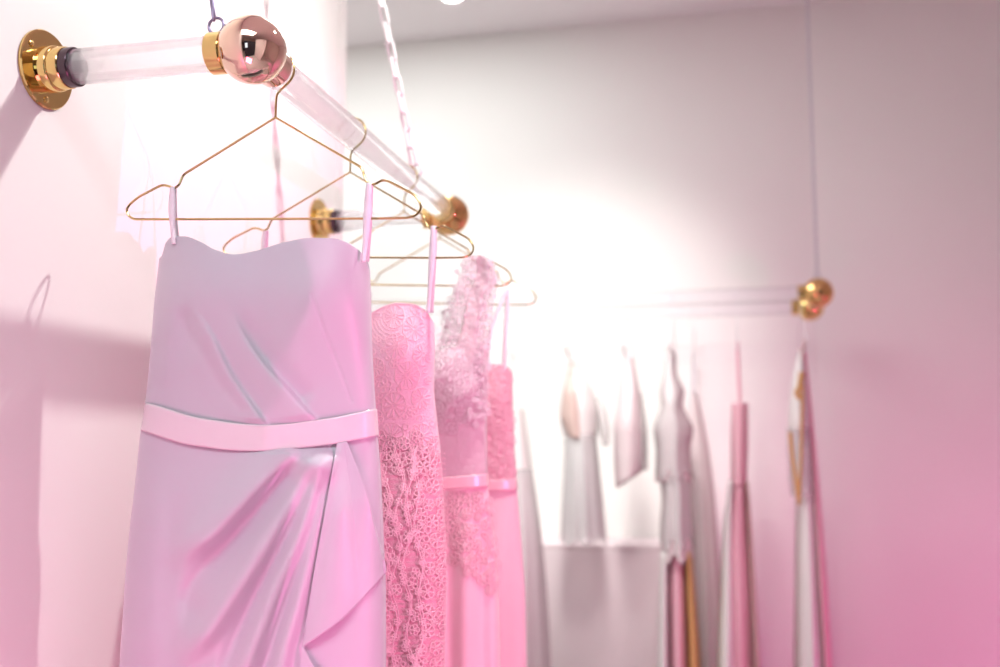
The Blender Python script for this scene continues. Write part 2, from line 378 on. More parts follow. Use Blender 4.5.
# ------------------------------------------------------------------ dress shells
class Shell:
    """closed garment tube: silhouette curves, front and back bulge, folds as relief of the cloth"""
    def __init__(sf, Y, xl, xr, df, db, fold=None, pw=2.3, ripple=(0, 7, 0), y0=None):
        sf.Y = Y; sf.xl = pchip(*zip(*[(b, a) for a, b in xl])); sf.xr = pchip(*zip(*[(b, a) for a, b in xr]))
        sf.df = pchip(*zip(*df)); sf.db = pchip(*zip(*db)); sf.fold = fold; sf.pw = pw; sf.rip = ripple
    def ring(sf, S_, py, front=True, off=0):
        """S_ in -1..1 across"""
        xl, xr = sf.xl(py), sf.xr(py); xc = (xl+xr)/2; hw = (xr-xl)/2; px = xc+hw*S_
        prof = np.maximum(1-np.abs(S_)**sf.pw, 0)**(1/sf.pw)
        d = (sf.df if front else sf.db)(py)*prof
        a, n, ph = sf.rip
        if a: d = d+prof*a*np.clip((py-sf.rip_y)/200, 0, 1)*np.sin(n*np.arcsin(np.clip(S_, -1, 1))+ph+(0 if front else 1.3))
        if front:
            if sf.fold is not None: d = d+sf.fold(px, py)*np.clip(prof*1.6, 0, 1)
            return atv(px, py, (sf.Y-d-off))
        P = atv(px, py, sf.Y); P[..., 1] += d+off
        return P
    def pt(sf, px, py, off=0):
        px = np.asarray(px, float); py = np.asarray(py, float)
        xl, xr = sf.xl(py), sf.xr(py); S_ = np.clip((px-(xl+xr)/2)/((xr-xl)/2), -.999, .999)
        return atv(px, py, sf.ring(S_, py, True, off)[..., 1])
    def build(sf, name, top, bot, m, parent, nu=120, nv=80, back_drop=0, solid=.0016, off=0, cap=False, vpow=1):
        th = np.linspace(0, 2*PI, 2*nu, endpoint=False); S_ = np.cos(th); fr = np.sin(th) >= 0
        v = np.linspace(0, 1, nv)**vpow; G = np.zeros((nv, 2*nu, 3))
        for i, vv in enumerate(v):
            # top / bot: functions of s giving py
            tp = top(S_)+(0 if not back_drop else np.where(fr, 0, back_drop*np.abs(np.sin(th)))); bt = bot(S_)
            py = tp*(1-vv)+bt*vv
            Pf = sf.ring(S_, py, True, off); Pb = sf.ring(S_, py, False, off)
            G[i] = np.where(fr[:, None], Pf, Pb)
        n = 2*nu; Fs = []
        for i in range(nv-1):
            for k in range(n):
                l = (k+1) % n; Fs.append((i*n+k, (i+1)*n+k, (i+1)*n+l, i*n+l))
        V = G.reshape(-1, 3)
        if cap:
            c = G[0].mean(0); V = np.vstack([V, c]); ci = len(V)-1
            for k in range(n): Fs.append((ci, k, (k+1) % n))
        return mesh(name, V, Fs, m, parent, solid=solid)
def seg_dist(px, py, poly):
    """signed distance to a polyline (positive on its right-hand side going down) and position along it 0..1"""
    px = np.asarray(px, float); py = np.asarray(py, float); best = np.full(px.shape, 1e9); sg = np.zeros(px.shape); tt = np.zeros(px.shape)
    L = [0]
    for a, b in zip(poly[:-1], poly[1:]): L.append(L[-1]+math.dist(a, b))
    for i, (a, b) in enumerate(zip(poly[:-1], poly[1:])):
        ax, ay = a; bx, by = b; dx, dy = bx-ax, by-ay; l2 = dx*dx+dy*dy
        t = np.clip(((px-ax)*dx+(py-ay)*dy)/l2, 0, 1); qx = px-ax-t*dx; qy = py-ay-t*dy; d = np.hypot(qx, qy)
        side = np.sign(qx*dy-qy*dx); k = d < best
        best = np.where(k, d, best); sg = np.where(k, side, sg); tt = np.where(k, (L[i]+t*math.sqrt(l2))/L[-1], tt)
    return best*sg, tt
def ridge(px, py, poly, h, wl, wr, e0=.12, e1=.2):
    poly = [tuple(p) for p in smooth_path([(a, b) for a, b in poly], 5)]
    d, t = seg_dist(px, py, poly)
    prof = np.where(d < 0, np.exp(-(d/wl)**2), np.exp(-(d/wr)**2))
    fade = np.clip(t/max(e0, 1e-3), 0, 1)*np.clip((1-t)/max(e1, 1e-3), 0, 1)
    fade = fade*fade*(3-2*fade)
    return h*prof*fade
def bump2(px, py, x, y, rx, ry, h): return h*np.exp(-((px-x)/rx)**2-((py-y)/ry)**2)

def hem(Y, px, z):
    lo, hi = 500., 3000.
    for _ in range(40):
        mid = (lo+hi)/2
        if at(px, mid, 1, Y)[2] > z: lo = mid
        else: hi = mid
    return lo
# ------------------------------------------------------------------ dress 1: lilac satin
xl1 = [(162, 225), (160, 255), (155, 300), (151, 350), (146, 400), (141, 432), (136, 480), (128, 550), (123, 620), (120, 667), (112, 900), (104, 1500)]
xr1 = [(369, 225), (369, 268), (370, 310), (371, 350), (374, 400), (376, 432), (379, 470), (382, 540), (384, 600), (384, 667), (396, 900), (410, 1500)]
belt_t = pchip([130, 146, 200, 265, 330, 374, 390], [401, 403, 418, 425, 418, 409, 406])
belt_b = pchip([130, 141, 190, 250, 310, 376, 390], [428, 430.5, 445, 451, 447, 436.5, 434])
def fold_bod(px, py):
    f = bump2(px, py, 207, 288, 44, 52, .013)+bump2(px, py, 322, 285, 42, 55, .012)
    f += ridge(px, py, [(184, 300), (207, 330), (228, 372), (246, 400), (270, 432)], .008, 20, 3.2, .45, .02)
    f -= ridge(px, py, [(176, 310), (200, 345), (222, 385), (250, 420)], .003, 8, 8, .3, .1)
    f += ridge(px, py, [(230, 300), (240, 330), (258, 358), (285, 389), (322, 430)], .009, 24, 3.0, .45, .02)
    f -= ridge(px, py, [(243, 300), (254, 335), (275, 365), (310, 405)], .004, 7, 12, .3, .1)
    f -= ridge(px, py, [(184, 300), (187, 330), (190, 370)], .005, 9, 9, .3, .4)
    f += ridge(px, py, [(170, 262), (169, 320), (166, 400)], .003, 9, 9, .3, .3)
    f += ridge(px, py, [(283, 262), (290, 300), (296, 350), (310, 400)], .002, 26, 22, .3, .3)
    f -= ridge(px, py, [(311, 292), (324, 330), (340, 370), (352, 404)], .0011, 1.6, 1.6, .02, .02)
    return f*np.clip((belt_t(px)+5-py)/12, 0, 1)
def fold_sk(px, py):
    f = ridge(px, py, [(300, 446), (275, 468), (252, 491), (213, 533), (186, 553), (170, 575)], .017, 22, 9, .08, .3)
    f += ridge(px, py, [(316, 446), (300, 478), (282, 515), (258, 556), (228, 602), (200, 642), (170, 668)], .019, 15, 11, .08, .2)
    f -= ridge(px, py, [(300, 462), (262, 508), (225, 548), (190, 590), (192, 640)], .012, 10, 14, .1, .2)
    f += ridge(px, py, [(326, 446), (313, 485), (300, 530), (278, 580), (255, 640), (228, 710)], .017, 12, 10, .08, .2)
    f -= ridge(px, py, [(318, 462), (292, 525), (262, 585), (232, 650), (215, 700)], .009, 8, 9, .1, .2)
    f += ridge(px, py, [(332, 446), (322, 500), (309, 555), (296, 610), (282, 660), (262, 760)], .015, 13, 8, .05, .2)
    f -= ridge(px, py, [(327, 470), (312, 520), (292, 585), (268, 660), (245, 720)], .008, 6, 7, .1, .2)
    f += ridge(px, py, [(160, 455), (156, 520), (150, 600), (146, 700)], .004, 14, 14, .3, .3)
    f -= ridge(px, py, [(176, 470), (172, 540), (170, 600), (176, 700)], .004, 12, 12, .3, .3)
    g_ = np.clip((py-belt_b(px)+4)/9, 0, 1); f = f*g_*g_*(3-2*g_)
    k = np.clip((py-700)/300, 0, 1)
    f += k*.018*np.sin(px/16.0+py/400)
    return f
D1 = Shell(Y1+.012, xl1, xr1, [(225, .046), (300, .058), (400, .05), (440, .05), (520, .066), (700, .08), (1500, .11)],
           [(225, .03), (400, .035), (600, .05), (1500, .08)], fold_bod, 2.35)
top1_x = pchip([155, 162, 166, 174, 184, 200, 216, 234, 256, 284, 312, 332, 346, 357, 365, 369, 380], [262, 256, 243, 236.5, 236.5, 241.5, 250, 254.5, 251, 242.5, 238, 238.5, 242, 249, 258, 270, 276])
def top1(S_):
    y = np.full(S_.shape, 260.0)
    for _ in range(2): y = top1_x((D1.xl(y)+D1.xr(y))/2+(D1.xr(y)-D1.xl(y))/2*S_)
    return y
def by_px(D, fn, y0):
    def g(S_):
        y = np.full(S_.shape, float(y0))
        for _ in range(2): y = fn((D.xl(y)+D.xr(y))/2+(D.xr(y)-D.xl(y))/2*S_)
        return y
    return g
d1 = thing('satin_dress', 'strapless lilac grey satin dress with ribbon sash and draped skirt, nearest the camera', 'dress', (float(XR), Y1, .12))
D1.build('bodice', top1, by_px(D1, lambda x: belt_t(x)+6, 410), M_SATIN, d1, 170, 150, back_drop=12)
D1.fold = fold_sk
D1.build('skirt', by_px(D1, lambda x: belt_b(x)-5, 440), lambda S_: np.full(S_.shape, hem(Y1, 250, .05)), M_SATIN, d1, 190, 330, vpow=1.7)
D1.fold = None
D1.build('sash', by_px(D1, belt_t, 410), by_px(D1, belt_b, 440), M_SASH, d1, 140, 14, off=.0045)
# cascading drape of the skirt front
D1.fold = fold_sk
def patch(name, Lc, Rc, D, m, parent, offf, nu=50, nv=90, solid=.0012, tbend=None):
    Ls = np.array(smooth_path(Lc, 20)); Rs = np.array(smooth_path(Rc, 20))
    def samp(A_, t):
        seg = np.r_[0, np.cumsum(np.hypot(*np.diff(A_, axis=0).T))]; seg /= seg[-1]
        return np.array([np.interp(t, seg, A_[:, 0]), np.interp(t, seg, A_[:, 1])])
    V = []; Fs = []; PX = []; OF = []
    for j in range(nv):
        t = j/(nv-1); l = samp(Ls, t); r = samp(Rs, t)
        for i in range(nu):
            u = i/(nu-1); p = l*(1-u)+r*u
            if tbend: p = p+np.array(tbend(u, t))
            PX.append(p); OF.append(offf(u, t))
    PX = np.array(PX); V = D.pt(PX[:, 0], PX[:, 1], np.array(OF))
    for j in range(nv-1):
        for i in range(nu-1):
            a = j*nu+i; Fs.append((a, a+nu, a+nu+1, a+1))
    return mesh(name, np.array(V), Fs, m, parent, solid=solid)
def drape_off(u, t):
    return .005+.016*(1-.55*t)*min(1, t*2.5)*(math.sin(PI*min(u*1.5, 1))**.8*.55+u*.45)+.003*t*math.sin(u*PI*2)
patch('skirt_drape', [(337, 443), (327, 500), (314, 572), (305, 630), (302, 648)], [(347, 441), (366, 490), (376, 530), (385, 562), (386, 573)], D1, M_SATIN, d1, drape_off,
      tbend=lambda u, t: (0, 7*t**6*math.sin(PI*u)**1.5))
patch('skirt_drape', [(302, 646), (299, 690), (292, 760), (285, 850)], [(303, 646), (315, 668), (350, 720), (384, 800)], D1, M_SATIN, d1,
      lambda u, t: .006+.008*u*min(1, t*3))
def ribbon(name, P, w, m, parent, Y, yo=None, solid=.0008, wf=None):
    """flat ribbon along photo points P in the plane Y; w in metres"""
    pts = smooth_path(P, 8); N = len(pts); V = []; Fs = []
    for i, p in enumerate(pts):
        t = i/(N-1); c = at(p[0], p[1], 1, Y+(yo(t) if yo else 0)); ww = w*(wf(t) if wf else 1)
        for k in (-.5, 0, .5): V.append((c[0]+k*ww, c[1]-.0012*(1-4*k*k), c[2]))
    for i in range(N-1):
        for k in range(2): a = i*3+k; Fs.append((a, a+3, a+4, a+1))
    return mesh(name, V, Fs, m, parent, solid=solid)
D1.fold = None
def loops(d, Y, L, R_, m, w=.0085, bk=None):
    for P in (L, R_):
        ribbon('hanger_loop', P, w, m, d, Y, yo=lambda t: -.0045-.02*t, wf=lambda t: .75+.5*math.sin(PI*min(t*1.3, 1))*(1 if t < .7 else .8))
        q = [(a+1.5+bk_*.5, b) for (a, b), bk_ in zip(P, range(len(P)))]
        ribbon('hanger_loop', q, w*.9, m, d, Y, yo=lambda t: .004+.02*t)
loops(d1, Y1, [(172.5, 187), (172.2, 205), (172.5, 222), (174, 244)], [(369, 183), (368, 205), (366, 235), (363.5, 262)], M_RIB)

# ------------------------------------------------------------------ lace as thread curves lying on a cloth surface
def threads(name, splines, m, parent, r=.0007, n=4):
    """every thread a thin round strand, all strands of one lace cloth in one mesh"""
    V = []; Fs = []; k0 = 0; up = np.array([.3, -.8, .5])
    for P, cyc in splines:
        P = np.asarray(P, float); N = len(P)
        T = (np.roll(P, -1, 0)-np.roll(P, 1, 0)) if cyc else np.gradient(P, axis=0)
        T /= np.maximum(np.linalg.norm(T, axis=1), 1e-9)[:, None]
        A_ = np.cross(T, up); A_ /= np.maximum(np.linalg.norm(A_, axis=1), 1e-9)[:, None]; B_ = np.cross(T, A_)
        q = 2*PI*np.arange(n)/n
        V.append((P[:, None]+r*(A_[:, None]*np.cos(q)[None, :, None]+B_[:, None]*np.sin(q)[None, :, None])).reshape(-1, 3))
        for i in range(N if cyc else N-1):
            j = (i+1) % N
            for k in range(n):
                l = (k+1) % n; Fs.append((k0+i*n+k, k0+i*n+l, k0+j*n+l, k0+j*n+k))
        k0 += N*n
    return mesh(name, np.vstack(V), Fs, m, parent, recalc=False)
def flower(cx, cy, r, n, rot, sq=1.0, narrow=.5):
    out = []
    t = np.linspace(0, 2*PI, 10, endpoint=False); out.append((np.c_[cx+r*.16*np.cos(t)*sq, cy+r*.16*np.sin(t)], True))
    for k in range(n):
        a = rot+2*PI*k/n; q = np.linspace(0, 2*PI, 12, endpoint=False)
        al = r*(.6+.4*-np.cos(q)); wd = r*narrow*np.sin(q)*(.75-.3*np.cos(q))
        out.append((np.c_[cx+(al*np.cos(a)-wd*np.sin(a))*sq, cy+al*np.sin(a)+wd*np.cos(a)], True))
    return out
def ringc(cx, cy, r, sq=1): 
    t = np.linspace(0, 2*PI, 9, endpoint=False); return (np.c_[cx+r*np.cos(t)*sq, cy+r*np.sin(t)], True)
def scatter(x0, x1, y0, y1, rmin, rmax, tries, seed, ok=None):
    R_ = np.random.RandomState(seed); P = []
    for _ in range(tries):
        r = rmin+(rmax-rmin)*(1-_/tries)*R_.uniform(.7, 1); x = R_.uniform(x0, x1); y = R_.uniform(y0, y1)
        if ok and not ok(x, y): continue
        if all(math.hypot(x-a, y-b) > (r+c)*.92 for a, b, c in P): P.append((x, y, r))
    return P
def lift(D, S2, off=.0012):
    return [(D.pt(p[:, 0], p[:, 1], off), c) for p, c in S2]

# ------------------------------------------------------------------ dress 2: pink strapless lace
xl2 = [(262, 285), (262, 330), (258, 400), (252, 470), (248, 560), (246, 667), (235, 1230)]
xr2 = [(431, 285), (433, 318), (434, 345), (433, 385), (436, 420), (441, 465), (444, 520), (446, 580), (444, 667), (470, 1230)]
def fold2(px, py):
    f = bump2(px, py, 398, 350, 28, 40, .012)+bump2(px, py, 300, 350, 28, 40, .012)
    f += .004*np.sin(px/9+py/60)*np.clip((py-470)/150, 0, 1)
    return f
D2 = Shell(Y2+.01, xl2, xr2, [(285, .04), (360, .06), (430, .055), (520, .075), (1230, .10)], [(285, .03), (450, .04), (1230, .08)], fold2, 2.3)
top2_x = pchip([255, 268, 285, 300, 322, 348, 366, 382, 397, 412, 424, 431, 440], [325, 308, 303, 304, 314, 322, 316, 307, 303, 304, 309, 319, 330])
d2 = thing('lace_dress', 'strapless pink floral lace dress with openwork skirt, second on the left rail', 'dress', (float(XR), Y2, .12))
D2.build('bodice', by_px(D2, top2_x, 305), lambda S_: np.full(S_.shape, 452.0)+3*np.sin(S_*9), M_LACEG, d2, 90, 60, back_drop=8)
D2.build('skirt_lining', lambda S_: np.full(S_.shape, 440.0), lambda S_: np.full(S_.shape, hem(Y2, 350, .05)), M_LINE, d2, 90, 120, off=-.003, vpow=1.5)
L2 = []
def in2(x, y): return y > top2_x(x)+2 and x < D2.xr(y)-1
for i, (x, y, r) in enumerate(scatter(300, 436, 303, 452, 2.4, 15, 900, 3, in2)):
    if r > 8: L2 += flower(x, y, r, 10 if i % 2 else 7, i, .9, .22)+[ringc(x, y, r*1.02, .9)]
    elif r > 4: L2 += flower(x, y, r, 5, i, .9, .5)
    else: L2.append(ringc(x, y, r*.8, .9))
for j in range(6):                                   # fan scallops on the cup
    t = np.linspace(-.3, 1.7, 16); r = 14+j*4.2
    L2.append((np.c_[392+r*np.cos(t+1.3)*.8, 318+r*np.sin(t+1.3)*.9], False))
L2 = [(p, c) for p, c in L2 if np.all(p[:, 1] > top2_x(p[:, 0])-1) and np.all(p[:, 0] < D2.xr(p[:, 1])+.5)]
L2.append((np.c_[np.linspace(268, 432, 80), top2_x(np.linspace(268, 432, 80))+.5], False))
threads('lace_overlay', lift(D2, L2), M_LACE, d2, .00085)
S2 = []
for y0 in np.arange(452, 667, 5.2):                  # fine net
    x = np.arange(300, 446, 2.6)
    S2.append((np.c_[x, y0+2.6*(np.arange(len(x)) % 2)], False)); S2.append((np.c_[x, y0+2.6-2.6*(np.arange(len(x)) % 2)], False))
threads('net_overlay', lift(D2, [(p, c) for p, c in S2], .003), M_LACE, d2, .00032)
V2 = []
for k, (xb, amp, ph) in enumerate([(383, 3.5, 0), (396, 4, 1.6), (408, 3.5, 3.1), (372, 3, 2), (418, 3, .5), (350, 4, 1), (325, 4, 2)]):
    yv = np.linspace(445, 700, 130); V2.append((np.c_[xb+amp*np.sin(yv/11+ph)+3*np.sin(yv/37+k), yv], False))
    V2.append((np.c_[xb+1.6+amp*np.sin(yv/11+ph+.35)+3*np.sin(yv/37+k), yv], False))
    for yy in np.arange(452+5*(k % 3), 690, 15): V2 += flower(xb+amp*math.sin(yy/11+ph)+3*math.sin(yy/37+k), yy, 3.8, 5, yy, .95, .5)
for i, (x, y, r) in enumerate(scatter(414, 446, 440, 700, 2, 8.5, 700, 9, lambda x, y: x > D2.xr(y)-24-6*math.sin(y/26) and x < D2.xr(y)-1)):
    V2 += flower(x, y, r, 6, i, .9, .5) if r > 3.5 else [ringc(x, y, r, .9)]
for i, (x, y, r) in enumerate(scatter(366, 388, 450, 700, 3, 10, 300, 12, lambda x, y: (y//62) % 2 == 0 or y > 610)):
    V2 += flower(x, y, r, 6, i, .9, .5)
for i, (x, y, r) in enumerate(scatter(366, 440, 436, 470, 2.5, 8, 500, 15, lambda x, y: x < D2.xr(y)-1)):
    V2 += flower(x, y, r, 6, i, .9, .5) if r > 3.5 else [ringc(x, y, r, .9)]
for i, (x, y, r) in enumerate(scatter(372, 425, 470, 690, 3, 7, 60, 21)):
    V2 += flower(x, y, r, 5, i, .9, .5)
V2 = [(p, c) for p, c in V2 if np.all(p[:, 0] < D2.xr(p[:, 1])+1)]
threads('guipure_overlay', lift(D2, V2, .0030), M_LACE, d2, .00085)
loops(d2, Y2, [(265, 231), (264, 250), (266, 280), (270, 312)], [(433, 226), (432.5, 250), (430.5, 280), (428, 313)], M_RIB, .0085)

# ------------------------------------------------------------------ dress 3: one-shoulder white lace over blush
xl3 = [(320, 240), (320, 400), (318, 480), (312, 600), (308, 700), (300, 1120)]
xr3 = [(488, 240), (487, 330), (487, 385), (486, 430), (487, 480), (491, 520), (497, 580), (499, 640), (500, 700), (520, 1120)]
def fold3(px, py):
    f = bump2(px, py, 450, 375, 34, 34, .03)+bump2(px, py, 370, 375, 34, 34, .02)
    d = (px-430)*.6+(py-360)*.8
    f += .004*np.sin(d/6.5)*np.clip((470-py)/60, 0, 1)
    f += .0075*np.sin(px/5.2)*np.clip((py-500)/60, 0, 1)
    return f
D3 = Shell(Y3+.01, xl3, xr3, [(240, .02), (330, .03), (400, .06), (480, .05), (600, .07), (1120, .10)], [(240, .01), (400, .04), (1120, .08)], fold3, 2.3)
d3 = thing('one_shoulder_dress', 'one-shoulder white lace and blush tulle dress with pink sash, third on the left rail', 'dress', (float(XR), Y3, .12))
bt3 = pchip([300, 340, 400, 440, 470, 487, 500], [430, 400, 372, 350, 345, 352, 360])
D3.build('bodice', by_px(D3, bt3, 360), lambda S_: np.full(S_.shape, 484.0), M_TULLE, d3, 90, 60)
D3.build('skirt', lambda S_: np.full(S_.shape, 480.0), lambda S_: np.full(S_.shape, hem(Y3, 400, .05)), M_PINKSK, d3, 110, 110, vpow=1.5)
D3.build('sash', lambda S_: 478.0+6-6*S_-4, lambda S_: 491.0+6-6*S_-4, M_PSASH, d3, 70, 8, off=.007)
# shoulder panel of lace going up over the hanger
yv = np.array([256, 262, 275, 300, 330, 350, 375, 400]); la = np.array([472, 465, 462, 453, 447, 440, 434, 430]); ra = np.array([484, 492, 496, 491, 488, 487, 486, 486])
fl3, fr3 = pchip(yv, la), pchip(yv, ra)
def sh_pt(u, y, off=0):
    x = fl3(y)*(1-u)+fr3(y)*u; P = atv(x, y, Y3)
    P[..., 1] -= .006+.045*np.clip((y-270)/110, 0, 1)*(1-.5*(2*u-1)**2)+off+.003*np.sin(u*9)
    return P
def grid_mesh(name, fn, us, vs, m, parent, solid=.001):
    U_, V_ = np.meshgrid(us, vs); P = fn(U_, V_); nu = len(us); nv = len(vs)
    Fs = [(j*nu+i, (j+1)*nu+i, (j+1)*nu+i+1, j*nu+i+1) for j in range(nv-1) for i in range(nu-1)]
    return mesh(name, P.reshape(-1, 3), Fs, m, parent, solid=solid)
grid_mesh('shoulder_lace', sh_pt, np.linspace(0, 1, 16), np.linspace(256, 402, 60), M_WNET, d3)
def sh_back(u, y):
    P = sh_pt(u, y); P[..., 1] += .02+.02*np.clip((y-256)/40, 0, 1); return P
grid_mesh('shoulder_lace', sh_back, np.linspace(0, 1, 16), np.linspace(256, 360, 40), M_WNET, d3)
grid_mesh('shoulder_strap', lambda u, y: sh_pt(.45+.4*u, y, .0016), np.linspace(0, 1, 6), np.linspace(256, 385, 50), M_BLUSHL, d3)
S3 = []
R3 = np.random.RandomState(4)
for i in range(560):
    y = R3.uniform(258, 420); e = R3.rand(); u = e if R3.rand() < .5 else (R3.uniform(-.18, .25) if R3.rand() < .55 else R3.uniform(.8, 1.12))
    x = fl3(y)*(1-u)+fr3(y)*u; r = R3.uniform(1.2, 3.6)
    fs = flower(x, y, r, 5, i, 1, .5) if i % 3 == 0 else [ringc(x, y, r*.6), ringc(x+r*.5, y+r*.4, r*.4)]
    for p, c in fs:
        uu = (p[:, 0]-fl3(p[:, 1]))/(fr3(p[:, 1])-fl3(p[:, 1])); S3.append((sh_pt(uu, p[:, 1], .002+.004*((i*7) % 5)/5), c))
threads('lace_trim', S3, M_WLACE, d3, .00042)
T3 = []
for i, (x, y, r) in enumerate(scatter(433, 487, 325, 430, 1.5, 6, 900, 31, lambda x, y: x < D3.xr(y)-1 and R3.rand() < 1.2-(y-340)/90)):
    T3 += flower(x, y, r, 6, i, 1, .5)+[ringc(x, y, r*1.1)]
threads('bodice_lace', lift(D3, T3, .004), M_WLACE, d3, .0006)
P3 = []
for i, (x, y, r) in enumerate(scatter(440, 500, 496, 592, 2, 7, 900, 8, lambda x, y: x < D3.xr(y)+1 and y < 552+.9*(x-445))):
    P3 += flower(x, y, r, 6, i, 1, .5) if r > 3 else [ringc(x, y, r)]
threads('waist_applique', lift(D3, P3, .004), M_LACE, d3, .0011)

# ------------------------------------------------------------------ dress 4: beaded pink lace with sash
xl4 = [(362, 355), (362, 430), (362, 480), (350, 600), (345, 700), (330, 1020)]
xr4 = [(511, 355), (512, 385), (513, 430), (516, 480), (521, 540), (525, 600), (527, 700), (545, 1020)]
D4 = Shell(Y4+.01, xl4, xr4, [(355, .04), (400, .055), (480, .05), (600, .07), (1020, .09)], [(355, .03), (480, .04), (1020, .08)],
           lambda px, py: .006*np.sin(px/6)*np.clip((py-500)/60, 0, 1)+bump2(px, py, 490, 400, 22, 30, .008), 2.3)
bt4 = pchip([350, 380, 435, 470, 488, 500, 508, 515], [385, 372, 380, 372, 364, 364, 368, 380])
d4 = thing('beaded_dress', 'pink beaded lace dress with thin ribbon straps and sash, fourth on the left rail', 'dress', (float(XR), Y4, .12))
D4.build('bodice', by_px(D4, bt4, 370), lambda S_: np.full(S_.shape, 488.0), M_PINKBD, d4, 80, 50)
D4.build('skirt', lambda S_: np.full(S_.shape, 484.0), lambda S_: np.full(S_.shape, hem(Y4, 440, .05)), M_PINKSK, d4, 90, 90, vpow=1.4)
D4.build('sash', lambda S_: 482.0-3*S_, lambda S_: 493.0-3*S_, M_PSASH, d4, 70, 8, off=.007)
P4 = []
for i, (x, y, r) in enumerate(scatter(475, 514, 366, 480, 1.5, 5, 900, 18, lambda x, y: x < D4.xr(y) and y > bt4(x))):
    P4 += flower(x, y, r, 5, i, 1, .5) if r > 2.2 else [ringc(x, y, r)]
threads('beadwork', lift(D4, P4, .002), M_LACE, d4, .0011)
ribbon('strap', [(507, 289), (500, 305), (491, 330), (486, 366)], .009, M_RIB, d4, Y4, yo=lambda t: -.004-.03*t)
ribbon('strap', [(507.5, 289), (507, 310), (505, 340), (504, 372)], .009, M_RIB, d4, Y4, yo=lambda t: .004-.02*t)
ribbon('strap', [(370, 292), (368, 310), (372, 340), (376, 376)], .009, M_RIB, d4, Y4, yo=lambda t: -.004-.03*t)

# ------------------------------------------------------------------ garments seen edge-on on the back rails
GG = 'garments on the back rails'
def edge_on(name, label, cat, px, Y):
    x = at(px, 300, 1, Y)[0]
    return thing(name, label, cat, (float(x), Y, .1))
def sh(Y, rows, d0=.05, d1=.17, rip=(0, 7, 0), ry=0, pw=2.0):
    xl = [(a, y) for y, a, b in rows]; xr = [(b, y) for y, a, b in rows]; ys = [r[0] for r in rows]
    dd = [(y, d0+(d1-d0)*min(1, ((y-ys[0])/max(ys[-1]-ys[0], 1))*2.2)) for y in ys]
    S_ = Shell(Y, xl, xr, dd, dd, None, pw, rip); S_.rip_y = ry; return S_
def full(D, name, y0, y1, m, p, nu=40, nv=50, cap=False, hem=0, off=0, vpow=1):
    return D.build(name, lambda S_: np.full(S_.shape, float(y0)), lambda S_: y1+hem*np.sin(S_*7), m, p, nu, nv, cap=cap, off=off, vpow=vpow, solid=.002)
def strap_yz(p, x, Y, a, b, m, w=.006, name='strap'):
    """strap from hanger notch (Y,z) a to cloth b, at constant-ish x"""
    pa = Vector((x, Y+a[0], a[1])); pb_ = Vector((b[0], Y+b[1], b[2]))
    return mesh(name, *tube([tuple(pa.lerp(pb_, t/6)+Vector((0, 0, -.004*math.sin(PI*t/6)))) for t in range(7)], w*.5, 6), m, p)
HZ = lx(371, 184)[1]+ZR; HX = lx(371, 184)[0]
def straps2(d, px, Y, xt, yt, m, spread=.1):
    x = at(px, 300, 1, Y)[0]; top = at(xt, yt, 1, Y)
    for sgn in (-1, 1): strap_yz(d, x, Y, (sgn*HX, HZ), (top[0], sgn*spread, top[2]-.01), m)
# white gown beside the left rail
g = edge_on('white_gown', 'pale white gown glimpsed right behind the pink beaded dress', 'dress', 521, YR1)
D = sh(YR1, [(408, 515, 522), (440, 509, 527), (480, 505, 533), (540, 500, 541), (620, 494, 547), (700, 490, 551), (900, 480, 562)], .06, .17, (.01, 9, 0), 450)
full(D, 'bodice', 408, 470, M_IVORY, g, cap=True); full(D, 'skirt', 468, hem(YR1, 520, .05), M_SHEER, g, off=.004); full(D, 'underskirt', 466, hem(YR1, 520, .06), M_IVORY, g, off=-.01)
back_hanger(521, YR1, 'pale wire hanger holding the pale white gown at the back'); straps2(g, 521, YR1, 518, 408, M_IVORY)
# short girl's dress, turned a little
g = edge_on('short_dress', 'short sheer ivory dress with open blush bodice, leftmost hanging free of the long gowns', 'dress', 573, YR1)
D = sh(YR1, [(358, 571, 574), (372, 567, 581), (392, 562, 592), (412, 560, 597), (430, 562, 597), (440, 566, 594)], .02, .12)
full(D, 'bodice', 358, 440, M_IVORY, g, cap=True)
Dn = sh(YR1-.012, [(360, 571, 572.5), (375, 567, 576), (395, 562.5, 581), (415, 560.5, 586), (432, 565, 586), (440, 570, 584)], .03, .12)
full(Dn, 'bodice_lining', 361, 438, M_NUDE, g, cap=True)
D = sh(YR1, [(430, 565, 595), (470, 564, 599), (510, 562, 603), (545, 561, 606)], .12, .15, (.012, 11, 0), 400)
full(D, 'skirt', 434, 543, M_SHEER, g, hem=3); full(D, 'underskirt', 434, 536, M_SHEER, g, off=-.015, hem=2)
D = sh(YR1, [(395, 594, 597), (415, 597, 607), (435, 600, 609), (446, 603, 608)], .03, .06)
full(D, 'sleeve', 396, 446, M_SHEER, g)
back_hanger(573, YR1, 'pale wire hanger holding the short sheer ivory dress'); straps2(g, 573, YR1, 572, 362, M_IVORY, .03)
